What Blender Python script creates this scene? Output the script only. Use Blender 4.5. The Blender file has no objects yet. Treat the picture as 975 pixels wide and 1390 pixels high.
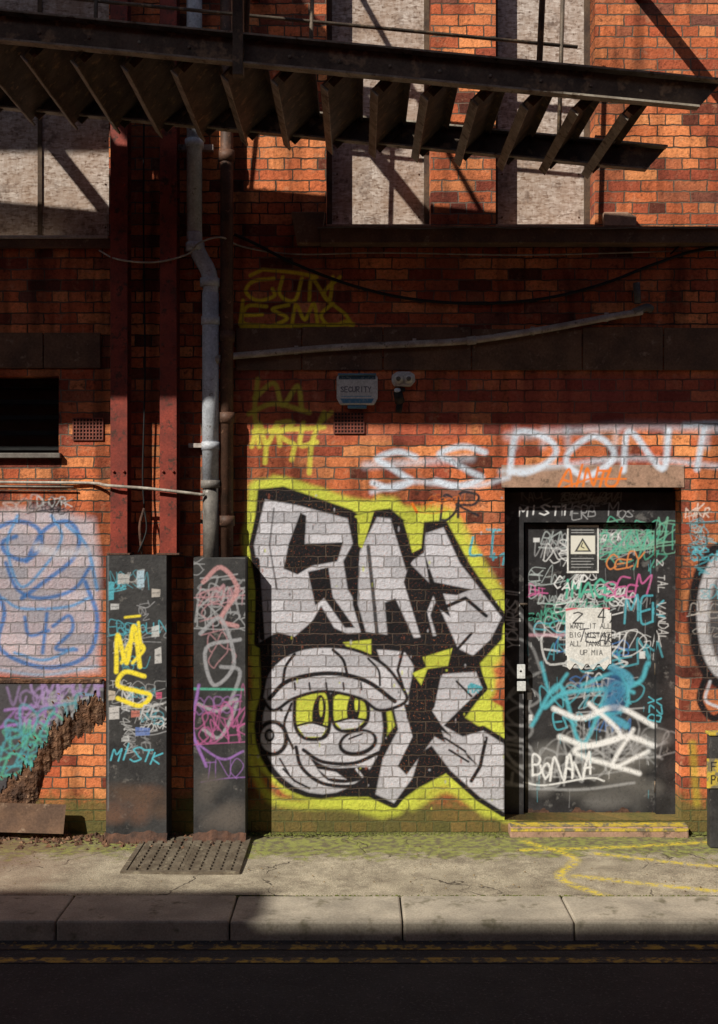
import bpy, math, random
import numpy as np
random.seed(7); np.random.seed(7)
D=8.0; F=1600.0; CX=487.5; CY=695.0; CH=2.175
def P(px,py,d=0.0):
    s=F/(D-d); return ((px-CX)/s,-d,CH+(CY-py)/s)
def X(px,d=0.0): return (px-CX)*(D-d)/F
def Z(py,d=0.0): return CH+(CY-py)*(D-d)/F
sc=bpy.context.scene
# ------------------------------------------------------------ materials
class M:
    def __init__(s,name):
        s.m=bpy.data.materials.new(name); s.m.use_nodes=True; s.nt=s.m.node_tree
        s.b=s.nt.nodes['Principled BSDF']; s.tc=s.nt.nodes.new('ShaderNodeTexCoord')
        s.obj=s.tc.outputs['Object']
    def n(s,t,ins=None,**k):
        nd=s.nt.nodes.new('ShaderNode'+t)
        for a,v in k.items(): setattr(nd,a,v)
        for a,v in (ins or {}).items():
            i=nd.inputs[a]
            if isinstance(v,bpy.types.NodeSocket): s.nt.links.new(v,i)
            else: i.default_value=v
        return nd
    def c(s,v): return (v[0],v[1],v[2],1.0) if not isinstance(v,bpy.types.NodeSocket) else v
    def mix(s,f,a,b,bt='MIX'):
        return s.n('MixRGB',{'Fac':f,'Color1':s.c(a),'Color2':s.c(b)},blend_type=bt).outputs[0]
    def math(s,op,a,b=0.0,clamp=False):
        return s.n('Math',{0:a,1:b},operation=op,use_clamp=clamp).outputs[0]
    def noise(s,scale,detail=3,vec=None,rough=.6):
        return s.n('TexNoise',{'Scale':scale,'Detail':min(detail,3.0),'Roughness':rough,'Vector':vec or s.obj}).outputs['Fac']
    def ramp(s,f,stops,interp='LINEAR'):
        r=s.n('ValToRGB',{'Fac':f}); cr=r.color_ramp; cr.interpolation=interp
        while len(cr.elements)<len(stops): cr.elements.new(.5)
        for e,(p,c) in zip(cr.elements,stops):
            e.position=p; e.color=(c,c,c,1) if isinstance(c,(int,float)) else (c[0],c[1],c[2],1)
        return r.outputs[0]
    def bump(s,h,strength,dist,normal=None):
        d={'Height':h,'Strength':strength,'Distance':dist}
        if normal: d['Normal']=normal
        return s.n('Bump',d).outputs[0]
    def fin(s,col,rough=.8,metal=0.0,normal=None,spec=.3):
        L=s.nt.links
        if isinstance(col,bpy.types.NodeSocket): L.new(col,s.b.inputs['Base Color'])
        else: s.b.inputs['Base Color'].default_value=s.c(col)
        if isinstance(rough,bpy.types.NodeSocket): L.new(rough,s.b.inputs['Roughness'])
        else: s.b.inputs['Roughness'].default_value=rough
        s.b.inputs['Metallic'].default_value=metal
        s.b.inputs['Specular IOR Level'].default_value=spec
        if normal: L.new(normal,s.b.inputs['Normal'])
        return s.m

def surf(name,c1,c2,scale=6,rough=.75,metal=0.0,bump=.4,bscale=70,dist=.003,paint=False,lo=.35,hi=.65,c3=None,s3=14,t3=.62,wear=.35,spec=.3):
    m=M(name)
    col=m.mix(m.ramp(m.noise(scale),[(lo,0),(hi,1)]),c1,c2)
    if c3: col=m.mix(m.ramp(m.noise(s3,4,rough=.7),[(t3-.05,0),(t3+.05,1)]),col,c3)
    bn=m.noise(bscale,3)
    col=m.mix(1.0,col,m.ramp(bn,[(.25,.72),(.75,1.2)]),'MULTIPLY')
    if paint:
        at=m.n('Attribute',attribute_name='paint')
        w=m.ramp(m.noise(45,4,rough=.75),[(.30,1-wear),(.5,1)])
        a=m.math('MULTIPLY',at.outputs['Alpha'],w)
        col=m.mix(a,col,at.outputs['Color'])
    return m.fin(col,rough,metal,m.bump(bn,bump,dist),spec)

def brick_mat(name,ramp,mort=(.25,.19,.14),soot=.55,paint=True,bw=.225,rh=.075):
    m=M(name)
    sx=m.n('SeparateXYZ',{'Vector':m.obj})
    u=m.math('ADD',sx.outputs[0],sx.outputs[1])
    v0=m.n('CombineXYZ',{0:u,1:sx.outputs[2],2:0.0}).outputs[0]
    dn=m.n('TexNoise',{'Scale':16.0,'Detail':2.0,'Vector':m.obj}).outputs['Color']
    dv=m.n('VectorMath',{0:dn,1:(.5,.5,.5)},operation='SUBTRACT').outputs[0]
    dv=m.n('VectorMath',{0:dv,'Scale':.020},operation='SCALE').outputs[0]
    v=m.n('VectorMath',{0:v0,1:dv},operation='ADD').outputs[0]
    bt=m.n('TexBrick',{'Vector':v,'Color1':(0,0,0,1),'Color2':(1,1,1,1),'Mortar':(.5,.5,.5,1),'Scale':1.0,'Mortar Size':.0052,'Mortar Smooth':.35,'Bias':0.0,'Brick Width':bw,'Row Height':rh},offset=.5,offset_frequency=2,squash=.5,squash_frequency=4)
    fac=bt.outputs['Fac']
    col=m.ramp(bt.outputs['Color'],ramp)
    fine=m.noise(42,4,rough=.75)
    col=m.mix(1.0,col,m.ramp(fine,[(.3,.5),(.45,.92),(.6,1.1),(.75,1.5)]),'MULTIPLY')
    mid=m.noise(9,4,rough=.8)
    col=m.mix(m.ramp(mid,[(.56,0),(.72,.5)]),col,(.56,.33,.20))
    col=m.mix(m.ramp(mid,[(.28,.85),(.42,0)]),col,(.07,.03,.02))
    big=m.noise(1.1,3)
    mc=m.mix(m.ramp(big,[(.40,0),(.58,1)]),mort,tuple(c*.22 for c in mort))
    col=m.mix(fac,col,mc)
    col=m.mix(1.0,col,m.ramp(big,[(.40,(.66,.62,.66)),(.56,(1.12,1.10,1.04))]),'MULTIPLY')
    mp=m.n('Mapping',{'Vector':m.obj,'Scale':(5.5,1,.7)}).outputs[0]
    st=m.noise(1.0,4,mp,.6)
    col=m.mix(1.0,col,m.ramp(st,[(.36,1-soot),(.52,1.0)]),'MULTIPLY')
    zz=m.math('ADD',sx.outputs[2],m.math('MULTIPLY',mid,-.34))
    col=m.mix(m.ramp(zz,[(0.0,.85),(.14,0)]),col,m.mix(fine,(.05,.05,.025),(.16,.17,.04)))
    if paint:
        at=m.n('Attribute',attribute_name='paint')
        w=m.ramp(m.noise(60,4,rough=.8),[(.32,.55),(.44,1)])
        a=m.math('MULTIPLY',at.outputs['Alpha'],w)
        a=m.math('MULTIPLY',a,m.math('SUBTRACT',1.0,m.math('MULTIPLY',fac,.5)))
        pc=m.mix(1.0,at.outputs['Color'],m.ramp(fine,[(.3,.78),(.7,1.12)]),'MULTIPLY')
        pc=m.mix(1.0,pc,m.ramp(bt.outputs['Color'],[(0,.74),(1,1.08)]),'MULTIPLY')
        col=m.mix(a,col,pc)
    h=m.math('ADD',m.math('MULTIPLY',fac,-1.0),m.math('MULTIPLY',fine,.8))
    h=m.math('ADD',h,m.math('MULTIPLY',bt.outputs['Color'],.4))
    return m.fin(col,.88,0,m.bump(h,1.0,.011),.25)

BR=[(0,(.12,.035,.022)),(.14,(.38,.085,.045)),(.34,(.68,.19,.07)),(.52,(.52,.12,.052)),(.70,(.80,.31,.12)),(.86,(.68,.205,.08)),(1,(.20,.075,.055))]
m_brick=brick_mat('red_brick',BR)
m_brick2=brick_mat('opposite_brick',BR,soot=.4,paint=False)
m_stone=surf('brown_stone',(.20,.115,.07),(.11,.066,.045),5,.9,c3=(.28,.19,.13),t3=.66)
m_wood=surf('dark_timber',(.12,.08,.05),(.06,.04,.03),9,.9)
m_conc=surf('concrete_lintel',(.44,.27,.19),(.30,.19,.13),7,.9,c3=(.17,.11,.08),paint=True)
m_lead=surf('lead_flashing',(.12,.10,.09),(.18,.16,.14),8,.6)
m_pale=surf('pale_sill',(.6,.55,.48),(.4,.36,.32),9,.8)
m_steel=surf('weathered_steel',(.165,.125,.09),(.075,.057,.045),7,.6,.15,c3=(.30,.21,.13),s3=9,t3=.60,bump=.5,bscale=90)
m_tread=surf('tread_steel',(.14,.10,.072),(.065,.05,.038),9,.6,.15,c3=(.26,.16,.09),s3=16,t3=.62)
m_edge=surf('lit_steel_edge',(.40,.35,.28),(.22,.18,.14),9,.6,.2,c3=(.12,.08,.05))  # paler steel: light catching on flanges and nosings is put into the colour
m_red=surf('red_oxide_paint',(.30,.05,.03),(.17,.032,.022),7,.6,c3=(.08,.03,.02),s3=20,t3=.6)
m_grey=surf('grey_pipe_paint',(.56,.58,.62),(.40,.42,.46),9,.5,c3=(.20,.18,.16),s3=22,t3=.66)
m_brown=surf('brown_pipe_paint',(.14,.07,.045),(.07,.04,.028),9,.6,c3=(.3,.16,.1),s3=26,t3=.66)
m_dkpipe=surf('soot_pipe',(.10,.09,.08),(.2,.18,.16),9,.6,c3=(.5,.47,.43),t3=.66)
m_cond=surf('galvanised_conduit',(.50,.44,.40),(.30,.25,.22),12,.5,.1,c3=(.12,.09,.07),t3=.64)
m_black=surf('black_rubber',(.012,.012,.012),(.02,.02,.02),8,.6)
m_white=surf('white_plastic',(.72,.73,.72),(.56,.57,.56),8,.5,paint=True,c3=(.35,.32,.27),t3=.70)
m_cable=surf('white_cable',(.50,.45,.38),(.28,.24,.20),12,.6)
m_blackp=surf('black_masonry_paint',(.026,.025,.026),(.055,.053,.052),7,.6,c3=(.13,.12,.11),s3=11,t3=.66,paint=True,wear=.5,bump=.6,bscale=50,dist=.004,spec=.35)
m_door=surf('black_door_paint',(.02,.019,.02),(.042,.04,.042),7,.5,paint=True,wear=.4,c3=(.12,.115,.11),s3=9,t3=.64)
m_rust=surf('rusted_base',(.14,.07,.045),(.06,.038,.03),14,.9,bump=.9,bscale=35,dist=.012)
m_mud=surf('crumbled_render',(.20,.10,.055),(.07,.04,.028),10,.95,bump=1,bscale=28,dist=.03,c3=(.34,.20,.12))
m_paper=surf('paper',(.78,.77,.74),(.66,.64,.60),6,.8,paint=True,wear=.12,bump=.15)
m_yel=surf('yellow_paint',(.66,.48,.05),(.44,.33,.06),9,.8,c3=(.2,.17,.11),s3=12,t3=.53,paint=True)
m_glass=surf('dark_glass',(.01,.01,.012),(.02,.02,.022),5,.15)
m_iron=surf('cast_iron',(.11,.085,.06),(.2,.165,.12),9,.6,.1,c3=(.28,.24,.17))
m_terra=surf('terracotta',(.26,.08,.055),(.15,.05,.035),12,.8)
m_blue=surf('blue_plastic',(.12,.28,.42),(.09,.2,.3),9,.5)

def osb():
    m=M('weathered_osb_board')
    def fl(rot,sc_):
        mp=m.n('Mapping',{'Vector':m.obj,'Rotation':(0,rot,0),'Scale':sc_})
        return m.n('RGBToBW',{0:m.n('TexVoronoi',{'Vector':mp.outputs[0],'Scale':1.0}).outputs['Color']}).outputs[0]
    a=fl(.5,(24,30,80)); b=fl(-.9,(80,40,26)); c=fl(1.3,(30,34,90))
    g=m.mix(.5,m.mix(.5,a,b),c)
    col=m.ramp(g,[(.22,(.16,.11,.085)),(.40,(.38,.30,.25)),(.58,(.48,.40,.35)),(.78,(.64,.56,.50))])
    col=m.mix(m.ramp(m.noise(2.5),[(.42,0),(.68,.6)]),col,(.30,.18,.11))
    col=m.mix(m.ramp(m.noise(8,rough=.8),[(.54,0),(.70,.8)]),col,(.13,.085,.065))
    return m.fin(col,.85,0,m.bump(g,.6,.003))
m_osb=osb()

def pave():
    m=M('worn_pavement')
    sx=m.n('SeparateXYZ',{'Vector':m.obj})
    col=m.mix(m.ramp(m.noise(2.2,rough=.7),[(.36,0),(.62,1)]),(.52,.45,.33),(.34,.29,.21))
    col=m.mix(m.ramp(m.noise(6,rough=.8),[(.42,0),(.72,.75)]),col,(.18,.145,.105))
    fn=m.noise(120,3)
    col=m.mix(1.0,col,m.ramp(fn,[(.3,.5),(.7,1.4)]),'MULTIPLY')
    nv=m.n('TexNoise',{'Scale':3.0,'Detail':4.0,'Vector':m.obj}).outputs['Color']
    vv=m.n('VectorMath',{0:nv,'Scale':.6},operation='SCALE').outputs[0]
    vv=m.n('VectorMath',{0:m.obj,1:vv},operation='ADD').outputs[0]
    vo=m.n('TexVoronoi',{'Vector':vv,'Scale':.8},feature='DISTANCE_TO_EDGE').outputs['Distance']
    cr=m.math('MULTIPLY',m.ramp(vo,[(0,1),(.007,0)]),m.ramp(m.noise(2.5,3),[(.45,0),(.55,1)]))
    col=m.mix(cr,col,(.07,.055,.04))
    yy=m.math('ADD',m.math('MULTIPLY',sx.outputs[1],-1.0),m.math('MULTIPLY',m.noise(7,4,rough=.7),-.9))
    col=m.mix(m.ramp(yy,[(0,.85),(.14,0)]),col,m.mix(m.ramp(m.noise(20,4),[(.4,0),(.6,1)]),(.13,.11,.06),(.27,.29,.06)))
    xx=m.math('ADD',sx.outputs[0],m.math('MULTIPLY',m.noise(5,4),1.0))
    col=m.mix(m.ramp(m.math('MULTIPLY',m.math('ADD',xx,2.2),.7),[(.1,.75),(.8,0)]),col,(.20,.105,.07))
    at=m.n('Attribute',attribute_name='paint')
    a=m.math('MULTIPLY',at.outputs['Alpha'],m.ramp(m.noise(24,4,rough=.8),[(.42,0),(.54,.9)]))
    col=m.mix(a,col,at.outputs['Color'])
    h=m.math('ADD',fn,m.math('MULTIPLY',cr,-1.5))
    return m.fin(col,.92,0,m.bump(h,.7,.007))
m_pave=pave()
m_kerb=surf('kerb_stone',(.47,.41,.32),(.32,.28,.22),4,.9,c3=(.20,.175,.12),s3=6,t3=.62,bump=.5,bscale=90,dist=.003)
m_road=surf('asphalt',(.055,.052,.05),(.038,.036,.035),3,.9,bump=1,bscale=140,dist=.006,c3=(.10,.095,.09),s3=60,t3=.62)
m_line=surf('road_line_yellow',(.45,.30,.05),(.25,.17,.05),14,.8,c3=(.06,.055,.05),s3=12,t3=.47,bscale=120)
m_ground=surf('ground_dirt',(.10,.09,.08),(.07,.065,.06),1,.95)
m_moss=surf('moss',(.16,.18,.035),(.08,.08,.03),30,.95,bump=1,bscale=60,dist=.01)
m_leaf=surf('dry_litter',(.3,.22,.11),(.15,.1,.05),30,.9)

# ------------------------------------------------------------ mesh helpers
def empty(name):
    e=bpy.data.objects.new(name,None); sc.collection.objects.link(e); return e
def link(name,me,mat,parent):
    o=bpy.data.objects.new(name,me); sc.collection.objects.link(o)
    if mat: me.materials.append(mat)
    if parent: o.parent=parent
    return o
def mk(name,v,f,mat,parent=None,smooth=False):
    me=bpy.data.meshes.new(name); me.from_pydata([tuple(a) for a in v],[],f); me.update()
    if smooth: me.polygons.foreach_set('use_smooth',[True]*len(me.polygons))
    at=me.color_attributes.new('paint','FLOAT_COLOR','POINT'); at.data.foreach_set('color',np.zeros(len(me.vertices)*4,np.float32))
    return link(name,me,mat,parent)
def bev(o,w=.004,seg=2):
    b=o.modifiers.new('b','BEVEL'); b.width=w; b.segments=seg; b.limit_method='ANGLE'; return o
BF=[(0,1,5,4),(1,2,6,5),(2,3,7,6),(3,0,4,7),(4,5,6,7),(3,2,1,0)]
def boxv(x0,x1,y0,y1,z0,z1):
    return [(x0,y0,z0),(x1,y0,z0),(x1,y1,z0),(x0,y1,z0),(x0,y0,z1),(x1,y0,z1),(x1,y1,z1),(x0,y1,z1)]
def box(name,x0,x1,y0,y1,z0,z1,mat,parent=None,b=.004):
    if x0>x1:x0,x1=x1,x0
    if y0>y1:y0,y1=y1,y0
    if z0>z1:z0,z1=z1,z0
    o=mk(name,boxv(x0,x1,y0,y1,z0,z1),BF,mat,parent)
    return bev(o,b) if b else o
def boxes(name,lst,mat,parent=None,b=0):
    v=[];f=[]
    for t in lst:
        k=len(v); v+=boxv(*t); f+=[tuple(i+k for i in q) for q in BF]
    o=mk(name,v,f,mat,parent)
    return bev(o,b) if b else o
def prism(name,poly,y0,y1,mat,parent=None,b=0):
    n=len(poly); v=[(x,y0,z) for x,z in poly]+[(x,y1,z) for x,z in poly]
    f=[tuple(range(n)),tuple(range(2*n-1,n-1,-1))]+[(i,i+n,(i+1)%n+n,(i+1)%n) for i in range(n)]
    o=mk(name,v,f,mat,parent)
    return bev(o,b) if b else o
def cr(pts,n=8):
    pts=[np.array(p,float) for p in pts]
    if len(pts)<3: return pts
    q=[2*pts[0]-pts[1]]+pts+[2*pts[-1]-pts[-2]]; out=[]
    for i in range(1,len(q)-2):
        a,b,c,d=q[i-1:i+3]
        for t in np.linspace(0,1,n,endpoint=False):
            out.append(.5*((2*b)+(c-a)*t+(2*a-5*b+4*c-d)*t*t+(3*b-a-3*c+d)*t**3))
    out.append(pts[-1]); return out
def tube(name,pts,r,mat,parent=None,n=14,smooth=0):
    if smooth: pts=cr(pts,smooth)
    pts=[np.array(p,float) for p in pts]; v=[];f=[]
    for i,p in enumerate(pts):
        t=pts[min(i+1,len(pts)-1)]-pts[max(i-1,0)]; t/=np.linalg.norm(t)
        up=np.array([0,1,0.]) if abs(t[1])<.9 else np.array([1,0,0.])
        a=np.cross(t,up); a/=np.linalg.norm(a); b=np.cross(t,a)
        rr=r[i] if isinstance(r,(list,tuple)) else r
        for k in range(n):
            th=2*math.pi*k/n; v.append(p+rr*(math.cos(th)*a+math.sin(th)*b))
    for i in range(len(pts)-1):
        for k in range(n):
            f.append((i*n+k,i*n+(k+1)%n,(i+1)*n+(k+1)%n,(i+1)*n+k))
    f.append(tuple(range(n-1,-1,-1))); f.append(tuple((len(pts)-1)*n+k for k in range(n)))
    return mk(name,v,f,mat,parent,True)
def npmesh(name,V,Q,mat,parent,paint=None):
    me=bpy.data.meshes.new(name); me.vertices.add(len(V)); me.vertices.foreach_set('co',V.astype(np.float32).ravel())
    me.loops.add(Q.size); me.loops.foreach_set('vertex_index',Q.astype(np.int32).ravel())
    me.polygons.add(len(Q)); me.polygons.foreach_set('loop_start',np.arange(0,Q.size,4,dtype=np.int32))
    me.update(calc_edges=True); me.validate()
    at=me.color_attributes.new('paint','FLOAT_COLOR','POINT')
    if paint is None: paint=np.zeros((len(V),4))
    at.data.foreach_set('color',paint.astype(np.float32).ravel())
    return link(name,me,mat,parent)
def gridxz(xs,zs,y):
    gx,gz=np.meshgrid(xs,zs); n=len(xs)
    V=np.stack([gx.ravel(),np.full(gx.size,y),gz.ravel()],1)
    i=np.arange((len(zs)-1)*(n-1)); r=i//(n-1); c=i%(n-1); a=r*n+c
    return V,np.stack([a,a+1,a+n+1,a+n],1)
# ------------------------------------------------------------ paint canvas
class Cv:
    def __init__(s,x0,y0,x1,y1,k=1.4):
        s.x0,s.y0,s.k=x0,y0,k; s.W=int((x1-x0)*k)+2; s.H=int((y1-y0)*k)+2
        s.rgb=np.zeros((s.H,s.W,3)); s.a=np.zeros((s.H,s.W))
        s.gx,s.gy=np.meshgrid(x0+np.arange(s.W)/k,y0+np.arange(s.H)/k)
    def sl(s,x0,y0,x1,y1):
        a=max(0,int((x0-s.x0)*s.k)); b=min(s.W,int((x1-s.x0)*s.k)+2); c=max(0,int((y0-s.y0)*s.k)); d=min(s.H,int((y1-s.y0)*s.k)+2)
        return (slice(c,d),slice(a,b)) if a<b and c<d else None
    def blend(s,sl,m,col):
        A=s.a[sl]; ao=m+A*(1-m); w=(m/np.maximum(ao,1e-6))[...,None]
        s.rgb[sl]=np.where(m[...,None]>1e-4,s.rgb[sl]*(1-w)+np.array(col)*w,s.rgb[sl]); s.a[sl]=ao
    def segd(s,sl,pts):
        gx,gy=s.gx[sl],s.gy[sl]; d=np.full(gx.shape,1e9)
        for p,q in zip(pts[:-1],pts[1:]):
            ex,ey=q[0]-p[0],q[1]-p[1]; L=ex*ex+ey*ey+1e-9
            t=np.clip(((gx-p[0])*ex+(gy-p[1])*ey)/L,0,1)
            d=np.minimum(d,np.hypot(gx-p[0]-t*ex,gy-p[1]-t*ey))
        return d
    def stroke(s,pts,w,col,soft=1.0,op=1.0,sm=0):
        if sm: pts=cr(pts,sm)
        xs=[p[0] for p in pts]; ys=[p[1] for p in pts]; r=w/2+soft+1
        sl=s.sl(min(xs)-r,min(ys)-r,max(xs)+r,max(ys)+r)
        if sl is None: return
        d=s.segd(sl,pts); t=np.clip((w/2+soft-d)/(2*soft),0,1); s.blend(sl,op*t*t*(3-2*t),col)
    def poly(s,pts,col,soft=.8,op=1.0,sm=0):
        if sm: pts=cr(list(pts)+[pts[0]],sm)
        pts=list(pts); xs=[p[0] for p in pts]; ys=[p[1] for p in pts]; r=soft+1
        sl=s.sl(min(xs)-r,min(ys)-r,max(xs)+r,max(ys)+r)
        if sl is None: return
        gx,gy=s.gx[sl],s.gy[sl]; ins=np.zeros(gx.shape,bool); pp=pts+[pts[0]]
        for p,q in zip(pp[:-1],pp[1:]):
            if p[1]==q[1]: continue
            c=((p[1]>gy)!=(q[1]>gy))&(gx<(q[0]-p[0])*(gy-p[1])/(q[1]-p[1])+p[0]); ins^=c
        d=s.segd(sl,pp)*np.where(ins,-1,1); t=np.clip((soft-d)/(2*soft),0,1); s.blend(sl,op*t,col)
    def ell(s,cx,cy,rx,ry,col,soft=.8,op=1.0,ang=0):
        n=28; ca,sa=math.cos(ang),math.sin(ang)
        s.poly([(cx+rx*math.cos(t)*ca-ry*math.sin(t)*sa,cy+rx*math.cos(t)*sa+ry*math.sin(t)*ca) for t in np.linspace(0,2*math.pi,n,endpoint=False)],col,soft,op)
    def sample(s,px,py):
        fx=np.clip((px-s.x0)*s.k,0,s.W-1.001); fy=np.clip((py-s.y0)*s.k,0,s.H-1.001)
        i=fx.astype(int); j=fy.astype(int); u=(fx-i)[:,None]; v=(fy-j)[:,None]
        T=np.concatenate([s.rgb,s.a[...,None]],2)
        return (T[j,i]*(1-u)+T[j,i+1]*u)*(1-v)+(T[j+1,i]*(1-u)+T[j+1,i+1]*u)*v
FONT={'A':"00 26 40|12 32",'B':"00 06 35 33 03|33 41 30 00",'C':"45 26 04 02 20 41",'D':"00 06 26 44 42 20 00",'E':"46 06 00 40|03 33",'F':"46 06 00|03 33",'G':"45 26 04 02 20 41 43 23",'H':"00 06|40 46|03 43",'I':"20 26",'J':"46 41 20 01",'K':"00 06|46 03 40",'L':"06 00 40",'M':"00 06 23 46 40",'N':"00 06 40 46",'O':"20 02 04 26 44 42 20",'P':"00 06 36 45 33 03",'Q':"20 02 04 26 44 42 20|22 50",'R':"00 06 36 45 33 03 40",'S':"45 26 05 14 32 41 20 01",'T':"06 46|26 20",'U':"06 01 20 41 46",'V':"06 20 46",'W':"06 10 24 30 46",'X':"00 46|06 40",'Y':"06 23 46|23 20",'Z':"06 46 00 40",'0':"20 02 04 26 44 42 20",'1':"05 26 20",'2':"05 26 45 00 40",'4':"30 36 02 42",'7':"06 46 10",'8':"23 05 26 45 23 01 20 41 23",'+':"13 33|22 24",'~':"00 25 11 46 32 51",' ':""}
def text(cv,t,x,y,h,col,w=1.5,soft=.8,slant=.0,jit=0.0,asp=.6,gap=.25,ang=0.0,sm=0,op=1.0,rng=None):
    rng=rng or random.Random(len(t)*13+int(x)*7+int(y)); ca,sa=math.cos(ang),math.sin(ang); ox=0
    for ch in t:
        hh=h*(1+jit*rng.uniform(-1,1)*.8); wd=h*asp*(1+jit*rng.uniform(-.8,1)); dy=h*jit*rng.uniform(-.5,.5)
        for part in FONT.get(ch,"").split('|'):
            pts=[]
            for c in part.split():
                gx,gy=int(c[0])/4,int(c[1])/6
                u=ox+gx*wd+slant*gy*hh+rng.uniform(-1,1)*jit*h*.16; v=-(gy*hh+dy)+rng.uniform(-1,1)*jit*h*.16
                pts.append((x+u*ca-v*sa,y+u*sa+v*ca))
            if len(pts)>1: cv.stroke(pts,w,col,soft,op,sm)
        ox+=wd+h*gap*(1-jit*.7)
def tags(cv,n,x0,y0,x1,y1,cols,hr=(9,24),wr=(1.0,2.2),seed=1,op=.9,vert=.1,soft=.8):
    r=random.Random(seed); L="ABCDEGHKMNORSTUVZ~02478SOEKR"
    for i in range(n):
        h=r.uniform(*hr); k=r.randint(3,6); x=r.uniform(x0,max(x0+1,x1-h*.6*k)); y=r.uniform(y0+h,y1)
        a=r.uniform(-.2,.15) if r.random()>vert else r.choice([-1.5,1.4]); c=r.choice(cols)
        text(cv,''.join(r.choice(L) for _ in range(k)),x,y,h,c,r.uniform(*wr),soft,r.uniform(-.15,.45),r.uniform(.2,.5),r.uniform(.5,.8),r.uniform(0.02,.14),a,r.choice([4,5,6]),op*r.uniform(.6,1),r)
        if r.random()<.3: cv.stroke([(x-3,y+4),(x+h*k*.35,y+r.uniform(-2,8)),(x+h*.7*k,y-h*.1)],r.uniform(*wr),c,soft,op,6)
WH=(.80,.80,.80); CY_=(.10,.46,.56); PK=(.66,.14,.36); GR=(.10,.46,.32); PU=(.34,.16,.48); BK=(.012,.011,.013); SV=(.60,.585,.63); YG=(.62,.66,.08); YE=(.92,.74,.04); BL=(.06,.20,.52); OR=(.85,.20,.02); DK=(.03,.028,.035)
W=Cv(-30,350,1010,1135,1.25)
for a in [(322,508,588,598,.35),(598,510,640,596,.45),(648,505,684,590,.3),(690,510,975,582,.55),(330,345,640,440,.18)]:
    W.poly([(a[0],a[1]),(a[2],a[1]),(a[2],a[3]),(a[0],a[3])],(.46,.085,.07),4,a[4])
# white-blue spray word
LB=(.68,.75,.86)
for ch,x,y,h,asp in [("S",505,664,46,1.1),("S",590,660,50,1.2),("D",692,640,50,1.0),("O",768,648,52,1.1),("N",846,640,50,1.0),("T",920,638,58,.9)]:
    text(W,ch,x,y,h,LB,8,3,.2,.1,asp,0,-.03,7,1)
W.stroke([(496,632),(560,628),(640,622)],9,LB,6,.6,8)
W.stroke([(690,592),(780,584),(860,578),(985,582)],9,LB,8,.6,8)
W.stroke([(680,640),(760,632),(862,622),(985,634)],6,LB,5,.7,8)
W.stroke([(505,668),(560,654),(640,660),(690,648)],6,LB,4,.8,8)
for x in (700,740,770,838,905,960): W.stroke([(x,582),(x+random.uniform(-4,4),606)],7,LB,6,.5)
# yellow tags
for pts in [[(372,378),(344,382),(334,396),(350,408),(372,402),(370,392)],[(384,376),(380,400),(400,408),(410,378)],[(420,408),(424,378),(446,408),(452,376)],
            [(362,416),(336,416),(330,438),(360,442)],[(334,428),(356,427)],[(392,414),(370,420),(390,432),(366,444)],[(396,444),(402,414),(414,434),(426,412),(432,444)],[(452,412),(436,428),(450,444),(470,436),(478,446)],[(330,408),(326,440)],[(462,376),(440,400),(470,428),(480,448)],[(358,366),(400,370),(430,376)],[(340,374),(356,366)],[(328,444),(480,440)]]:
    W.stroke(pts,5,YE,1.2,1,6)
YF=(.70,.66,.08)
for pts in [[(350,515),(346,560),(352,606)],[(346,540),(372,520),(384,550),(404,524),(410,556)],[(338,562),(372,548),(420,560)],[(342,606),(352,574),(362,604),(376,574)],[(380,604),(378,576),(398,574),(380,590),(400,604)],[(412,574),(408,604),(430,600)],[(440,560),(424,600),(420,642)],[(436,572),(450,560)],[(344,586),(440,580)],[(362,600),(360,628)],[(400,606),(396,624)]]:
    W.stroke(pts,6.5,YF,2,.8,6)
# mural -------------------------------------------------
sil=[(350,664),(385,660),(478,692),(486,698),(512,692),(530,690),(556,712),(576,708),(606,706),(636,762),(684,834),(682,868),(652,900),(660,936),(632,974),(660,992),(688,1008),(688,1104),(650,1086),(606,1050),(568,1070),(532,1096),(500,1082),(440,1082),(395,1066),(362,1036),(352,1000),(354,930),(352,880),(347,800),(342,745)]
rim=random.Random(5)
W.stroke(sil+[sil[0]],25,YG,5,.96)
for i in range(0,len(sil)):
    a,b=sil[i],sil[(i+1)%len(sil)]
    for k in range(3):
        t=rim.random(); x=a[0]+(b[0]-a[0])*t; y=a[1]+(b[1]-a[1])*t; W.ell(x+rim.uniform(-7,7),y+rim.uniform(-7,7),rim.uniform(8,14),rim.uniform(7,12),YG,5,.7)
W.stroke([(336,985),(340,1030),(364,1080),(400,1092),(470,1094),(520,1106)],11,YG,6,.9,6)
W.stroke([(372,650),(440,668),(478,680),(560,692),(612,696),(650,756),(682,808)],8,YG,6,.9,6)
W.stroke([(560,1096),(606,1072),(650,1096)],9,YG,6,.85,5)
W.poly(sil,BK,1.5)
A=[(360,678),(404,686),(472,704),(479,738),(466,762),(472,800),(503,852),(480,864),(454,852),(436,822),(420,850),(402,866),(374,880),(352,872),(354,800),(345,740)]
B=[(488,750),(512,702),(531,704),(556,764),(576,750),(578,724),(602,716),(624,764),(652,800),(681,838),(666,868),(642,890),(622,880),(602,836),(592,815),(584,835),(594,868),(566,874),(537,812),(522,818),(526,862),(500,868),(486,820)]
K=[(512,882),(548,880),(562,905),(553,950),(572,930),(602,915),(646,912),(655,934),(622,965),(602,985),(628,1000),(656,992),(684,1010),(684,1102),(652,1082),(612,1046),(586,1012),(570,1022),(560,1056),(535,1090),(510,1078),(520,1030),(541,990),(530,940)]
for L in (A,B,K):
    W.stroke(L+[L[0]],14,BK,1.2); W.poly(L,SV,1.2)
W.poly([(385,772),(392,738),(408,696),(416,700),(414,738),(466,736),(458,762),(424,768),(404,780)],BK,1)
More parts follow.
